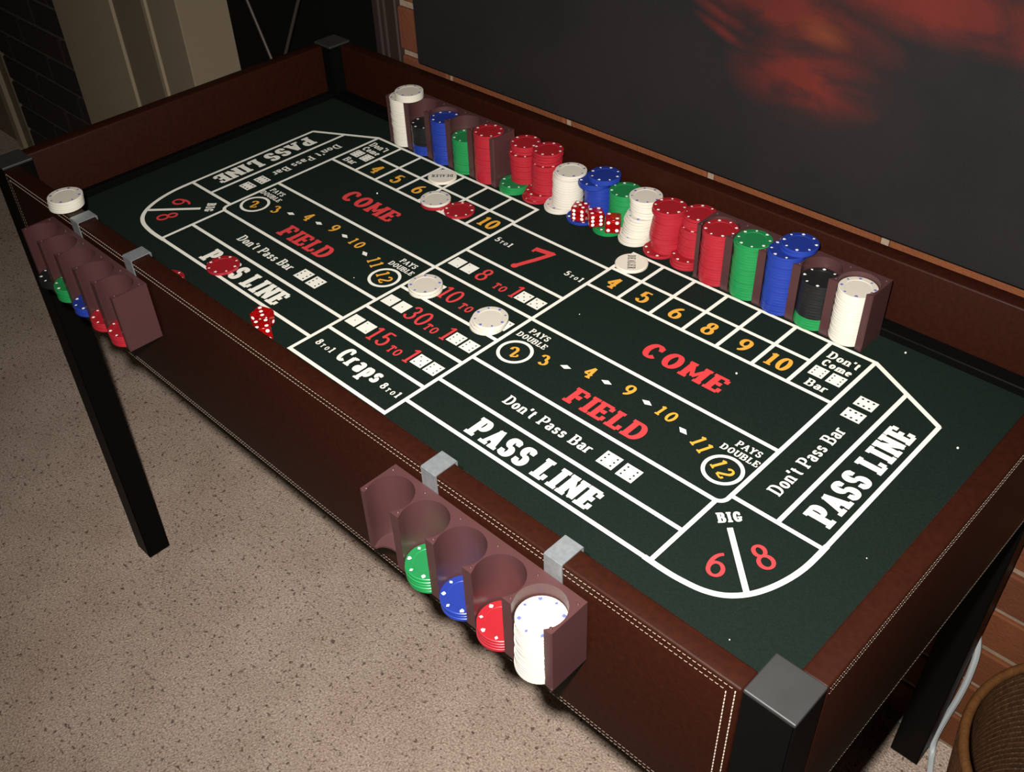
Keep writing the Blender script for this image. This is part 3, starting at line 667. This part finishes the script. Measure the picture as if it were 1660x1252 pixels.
RF = 0.0880    # front plane of the racks on the felt
rack((0.2608, RF, FZ + 0.0003), 'five slot brown plastic chip rack standing at the near back of the felt', 'brown plastic chip racks')
rack((-0.2600, RF, FZ + 0.0003), 'five slot brown plastic chip rack standing at the far back of the felt', 'brown plastic chip racks')
yc = RF + YC; zr = FZ + 0.0026
def slots(cx): return [cx + (k - 2) * SP for k in range(5)]
s = slots(0.2608)
stack([('red', 19, (s[0], yc), (s[0], yc))], 'red column of near back rack', zr)
stack([('green', 18, (s[1], yc), (s[1], yc)), ('green', 2, (s[1] - .001, yc - .0005), (s[1] + .0005, yc - 0.0003))], 'green column of near back rack', zr)
stack([('blue', 19, (s[2], yc), (s[2], yc)), ('blue', 2, (s[2] - .0005, yc - .0005), (s[2], yc)), ('blue', 2, (s[2] + .006, yc + .009), (s[2] + .007, yc + .010))], 'blue column of near back rack', zr)
stack([('green', 4, (s[3], yc), (s[3], yc)), ('black', 12, (s[3], yc), (s[3], yc))], 'black and green column of near back rack', zr)
stack([('white', 18, (s[4], yc), (s[4], yc))], 'white column of near back rack', zr)
s = slots(-0.2600)
stack([('white', 20, (s[0], yc), (s[0], yc)), ('white', 3, (s[0] + .0105, yc + .002), (s[0] + .0115, yc + .002))], 'white column of far back rack', zr)
stack([('blue', 4, (s[1], yc), (s[1], yc)), ('black', 8, (s[1], yc), (s[1], yc))], 'black and blue column of far back rack', zr)
stack([('blue', 18, (s[2], yc), (s[2], yc))], 'blue column of far back rack', zr)
stack([('green', 14, (s[3], yc), (s[3], yc))], 'green column of far back rack', zr)
stack([('red', 20, (s[4], yc), (s[4] + .001, yc))], 'red column of far back rack', zr)

# loose stacks between the racks
stack([('green', 3, (-.137, .1035), (-.1355, .1045)), ('red', 11, (-.1315, .1210), (-.1345, .1220)), ('red', 3, (-.1365, .1265), (-.1375, .1275))], 'leftmost loose stack, red on green')
stack([('red', 3, (-.0985, .1070), (-.0965, .1105)), ('red', 11, (-.0925, .1180), (-.0935, .1200)), ('red', 4, (-.0960, .1230), (-.0965, .1265))], 'loose red stack left of the white one')
stack([('white', 2, (-.0600, .1060), (-.0590, .1070)), ('white', 12, (-.0530, .1130), (-.0520, .1140)), ('white', 2, (-.0490, .1130), (-.0475, .1130))], 'loose white stack left of the dice')
stack([('blue', 1, (-.0215, .1045), (-.0215, .1045)), ('blue', 12, (-.0125, .1278), (-.0125, .1275)), ('blue', 2, (-.0150, .1190), (-.0150, .1195)), ('blue', 2, (-.0060, .1270), (-.0050, .1275))], 'loose blue stack behind the dice')
stack([('green', 2, (.0195, .1060), (.0200, .1065)), ('green', 12, (.0270, .1278), (.0265, .1275))], 'loose green stack behind the dice')
stack([('white', 3, (.0575, .1085), (.0590, .1100)), ('white', 4, (.0600, .1120), (.0615, .1130)), ('white', 3, (.0610, .1140), (.0625, .1165)), ('white', 6, (.0635, .1215), (.0605, .1235))], 'leaning loose white stack right of the dice')
stack([('red', 1, (.0965, .1070), (.0965, .1070)), ('red', 4, (.1010, .1160), (.1010, .1155)), ('red', 6, (.0995, .1130), (.1010, .1140)), ('red', 5, (.1020, .1140), (.1035, .1145)), ('red', 2, (.1030, .1110), (.1030, .1115))], 'loose red stack right of the leaning white one')
stack([('red', 3, (.1345, .1080), (.1350, .1100)), ('red', 10, (.1350, .1200), (.1350, .1220)), ('red', 4, (.1345, .1250), (.1345, .1260))], 'loose red stack beside the near back rack')

# chips on the layout
z = FZ + 0.0006
chip('red', -.1850, .0105, z, 'red poker chip under a white chip between boxes 6 and 10'); chip('white', -.1860, .0115, z + 0.0034, 'white poker chip lying on a red chip between boxes 6 and 10')
chip('red', -.1471, .0159, z, 'flat red poker chip alone on the felt beside the gold 10')
chip('white', -.0500, -.1285, z, 'lower white poker chip at the left of the 10 to 1 row'); chip('white', -.0513, -.1273, z + 0.0034, 'upper white poker chip at the left of the 10 to 1 row')
chip('white', .0500, -.1300, z, 'bottom white poker chip at the right of the 10 to 1 row'); chip('white', .0510, -.1290, z + 0.0034, 'middle white poker chip at the right of the 10 to 1 row'); chip('white', .0520, -.1272, z + 0.0068, 'top white poker chip at the right of the 10 to 1 row')
chip('red', -.2641, -.2546, z, 'red poker chip lying on the far PASS LINE lettering')
chip('red', -.2865, -.3150, z, 'red poker chip mostly hidden behind the front rail')
stack([('white', 4, (-.3955, -.3585), (-.3945, -.3575))], 'small white stack on top of the front rail', RZ + 0.0003)

def puck(x, y, ang, label, L, H):
    p = empty('dealer_puck', (x, y, FZ + 0.0006), math.radians(ang)); tag(p, label, 'dealer puck')
    bm = bmesh.new(); lathe(bm, [(0, 0), (0.0180, 0), (0.0190, 0.0008), (0.0190, 0.0032), (0.0180, 0.004), (0, 0.004)], 40); obj('disc', bm, puck_m, p, smooth=True)
    bm = bmesh.new(); write(bm, 'DEALER', -L / 2, -H / 2, L, H, 1.2, 0.6, 0, sp=1.3)
    for v in bm.verts: v.co.z = v.co.z - FZ - 0.00018 + 0.0041
    obj('lettering', bm, blk_letter, p)['label'] = 'black DEALER lettering'
puck(-.2270, .0607, 222, 'white dealer puck near the far back rack, its lettering upside down', 28, 7)
puck(.0910, .0619, -52, 'white dealer puck lying below the loose red stacks', 28, 9)

# ================================================================ DICE
def die(x, y, z, ang, top, label, s=0.0175, tilt=0):
    d = empty('die', (x, y, z), math.radians(ang)); tag(d, label, 'die', 'red dice')
    h = s / 2; bm = bmesh.new(); box(bm, -h, h, -h, h, 0, s, 0.0012, 3); obj('cube', bm, die_red, d, smooth=True)
    bm = bmesh.new(); off = s * 0.28; pr = s * 0.115
    faces = {1: (Vector((0, 0, 1)), Vector((1, 0, 0))), 6: (Vector((0, 0, -1)), Vector((1, 0, 0))), 2: (Vector((0, -1, 0)), Vector((1, 0, 0))), 5: (Vector((0, 1, 0)), Vector((1, 0, 0))), 3: (Vector((1, 0, 0)), Vector((0, 1, 0))), 4: (Vector((-1, 0, 0)), Vector((0, 1, 0)))}
    for slot, val in zip((1, 6, 2, 5, 3, 4), top):
        n, u = faces[slot]; v = n.cross(u); c = Vector((0, 0, h)) + n * (h + 0.00006)
        for a, b in PIPS[val]:
            q = c + u * a * off + v * b * off
            bm.faces.new([bm.verts.new(q + (u * math.cos(t * PI / 7) + v * math.sin(t * PI / 7)) * pr) for t in range(14)])
    obj('pips', bm, pip_w, d)
    return d
# values: top, bottom, -y face, +y face, +x face, -x face
die(-.0190, .0985, FZ + 0.0040, 22, (5, 2, 6, 1, 4, 3), 'red die standing on the blue chip, leftmost of three in front of the blue stack', 0.0182)
die(.0075, .0955, FZ + 0.0075, 52, (4, 3, 6, 1, 5, 2), 'red die in the middle of the three, between the blue and green chips', 0.0178)
die(.0320, .0990, FZ + 0.0075, 37, (2, 5, 4, 3, 6, 1), 'red die on the green chips, rightmost of three beside the leaning white stack', 0.0182)
die(-.1305, -.2905, FZ + 0.0006, 20, (3, 4, 4, 3, 2, 5), 'far red die behind the front rail, left of the Craps box', 0.0182)
die(-.1115, -.3035, FZ + 0.0006, 60, (4, 3, 5, 2, 6, 1), 'near red die behind the front rail, left of the Craps box', 0.0182)

# ================================================================ HANGING RACKS ON THE FRONT RAIL
def hanging(cx, zb, label, clips, lab2):
    yf = YF - 0.0022 - RD
    r = rack((cx, yf, zb), label, 'brown plastic chip racks')
    for x in clips:
        bm = bmesh.new(); w_ = 0.0088; th = 0.0011
        # bent strip: inner lip, top plate, outer drop behind the rack
        yi, yo_, zt = YF + RT + 0.0008, YF - 0.0008, RZ + 0.0006
        prof = [(yi, zt - 0.006), (yi, zt), (yo_, zt), (yo_, zt - 0.036)]
        inner = prof; outer = [(yi + th, zt - 0.006), (yi + th, zt + th), (yo_ - th, zt + th), (yo_ - th, zt - 0.036)]
        P = []
        for xx in (-w_, w_):
            P.append(([bm.verts.new((xx + x - cx, a - yf, b - zb)) for a, b in inner], [bm.verts.new((xx + x - cx, a - yf, b - zb)) for a, b in outer]))
        (i0, o0), (i1, o1) = P
        for k in range(3):
            bm.faces.new((i0[k], i0[k + 1], i1[k + 1], i1[k])); bm.faces.new((o0[k], o1[k], o1[k + 1], o0[k + 1]))
            bm.faces.new((i0[k], o0[k], o0[k + 1], i0[k + 1])); bm.faces.new((i1[k], i1[k + 1], o1[k + 1], o1[k]))
        bm.faces.new((i0[0], i1[0], o1[0], o0[0])); bm.faces.new((i0[3], o0[3], o1[3], i1[3]))
        bmesh.ops.recalc_face_normals(bm, faces=bm.faces)
        bmesh.ops.bevel(bm, geom=[e for e in bm.edges if abs(e.verts[0].co.x - e.verts[1].co.x) > 0.01], offset=0.0006, segments=2, affect='EDGES')
        c_ = obj('clip', bm, steel, r, smooth=True); c_['label'] = 'galvanised steel clip over the rail'
    return yf + YC, zb + 0.0024
yc, zr = hanging(0.2945, FZ - 0.0085, 'five slot brown plastic chip rack clipped outside the front rail, near one', (0.2318, 0.3650), '')
s = slots(0.2945); wh = 'near hanging rack'
stack([('green', 5, (s[1], yc - .001), (s[1], yc - .001))], 'green pile in the near hanging rack', zr)
stack([('blue', 3, (s[2], yc - .001), (s[2], yc - .001))], 'blue pile in the near hanging rack', zr)
stack([('red', 4, (s[3], yc - .001), (s[3], yc - .001))], 'red pile in the near hanging rack', zr)
stack([('white', 16, (s[4], yc - .0015), (s[4] + .0005, yc))], 'white column of the near hanging rack', zr)
yc, zr = hanging(-0.3110, FZ - 0.0065, 'five slot brown plastic chip rack clipped outside the front rail, far one', (-0.3555, -0.2390), '')
s = slots(-0.3110)
stack([('black', 3, (s[0], yc - .001), (s[0], yc - .001))], 'black pile in the far hanging rack', zr)
stack([('green', 5, (s[1], yc - .001), (s[1], yc - .001))], 'green pile in the far hanging rack', zr)
stack([('blue', 3, (s[2], yc - .001), (s[2], yc - .001))], 'blue pile in the far hanging rack', zr)
stack([('red', 3, (s[3], yc - .001), (s[3], yc - .001))], 'left red pile in the far hanging rack', zr)
stack([('red', 4, (s[4], yc - .001), (s[4], yc - .001))], 'right red pile in the far hanging rack', zr)

# ================================================================ BASKET AND CORDS
bk = empty('wicker_basket', (0.7300, 0.0250, 0)); tag(bk, 'round coiled wicker basket on the carpet beside the right end of the table', 'basket')
Rt, Rb, Hb, nc = 0.134, 0.100, 0.328, 34
for i in range(nc):
    t = i / (nc - 1); r = Rb + (Rt - Rb) * t ** 0.8; z = 0.006 + t * (Hb - 0.006)
    bm = bmesh.new(); pr = [(r + 0.0052 * math.cos(a * PI / 4), z + 0.0052 * math.sin(a * PI / 4)) for a in range(8)]; pr.append(pr[0])
    lathe(bm, pr, 48)
    k = 0
    bmesh.ops.remove_doubles(bm, verts=bm.verts, dist=1e-6)
    for v in bm.verts:
        a = math.atan2(v.co.y, v.co.x); f = 1 + 0.012 * math.sin(a * 24 + (PI if i % 2 else 0)); v.co.x *= f; v.co.y *= f
    obj('coil', bm, wicker, bk, smooth=True)
bm = bmesh.new(); pr = [(Rt + 0.0052 * math.cos(a * PI / 5), Hb + 0.007 + 0.0055 * math.sin(a * PI / 5)) for a in range(10)]; pr.append(pr[0]); lathe(bm, pr, 64)
bmesh.ops.remove_doubles(bm, verts=bm.verts, dist=1e-6); obj('rim', bm, wicker2, bk, smooth=True)
bm = bmesh.new(); lathe(bm, [(0, 0.002), (Rb, 0.002), (Rb, 0.008), (0, 0.008)], 40); obj('base', bm, wicker, bk)
def cord(pts, r, label):
    bm = bmesh.new(); tube(bm, catmull(pts, 8), r, 8); tag(obj('power_cord', bm, cordm, smooth=True), label, 'cord')
cord([(0.5250, 0.179, FZ - 0.320), (0.5400, 0.180, FZ - 0.360), (0.5550, 0.181, FZ - 0.410), (0.5585, 0.181, FZ - 0.460), (0.5575, 0.181, FZ - 0.508), (0.5535, 0.180, FZ - 0.560), (0.5515, 0.177, FZ - 0.612), (0.557, 0.168, 0.006), (0.566, 0.145, 0.005), (0.580, 0.110, 0.005), (0.60, 0.06, 0.005)], 0.0042, 'thick white cord hanging behind the table leg beside the basket')
cord([(0.5200, 0.184, FZ - 0.330), (0.5400, 0.184, FZ - 0.400), (0.5420, 0.183, FZ - 0.470), (0.5350, 0.180, FZ - 0.560), (0.5300, 0.182, 0.004), (0.50, 0.185, 0.004)], 0.0020, 'thin white cord hanging close behind the table leg')
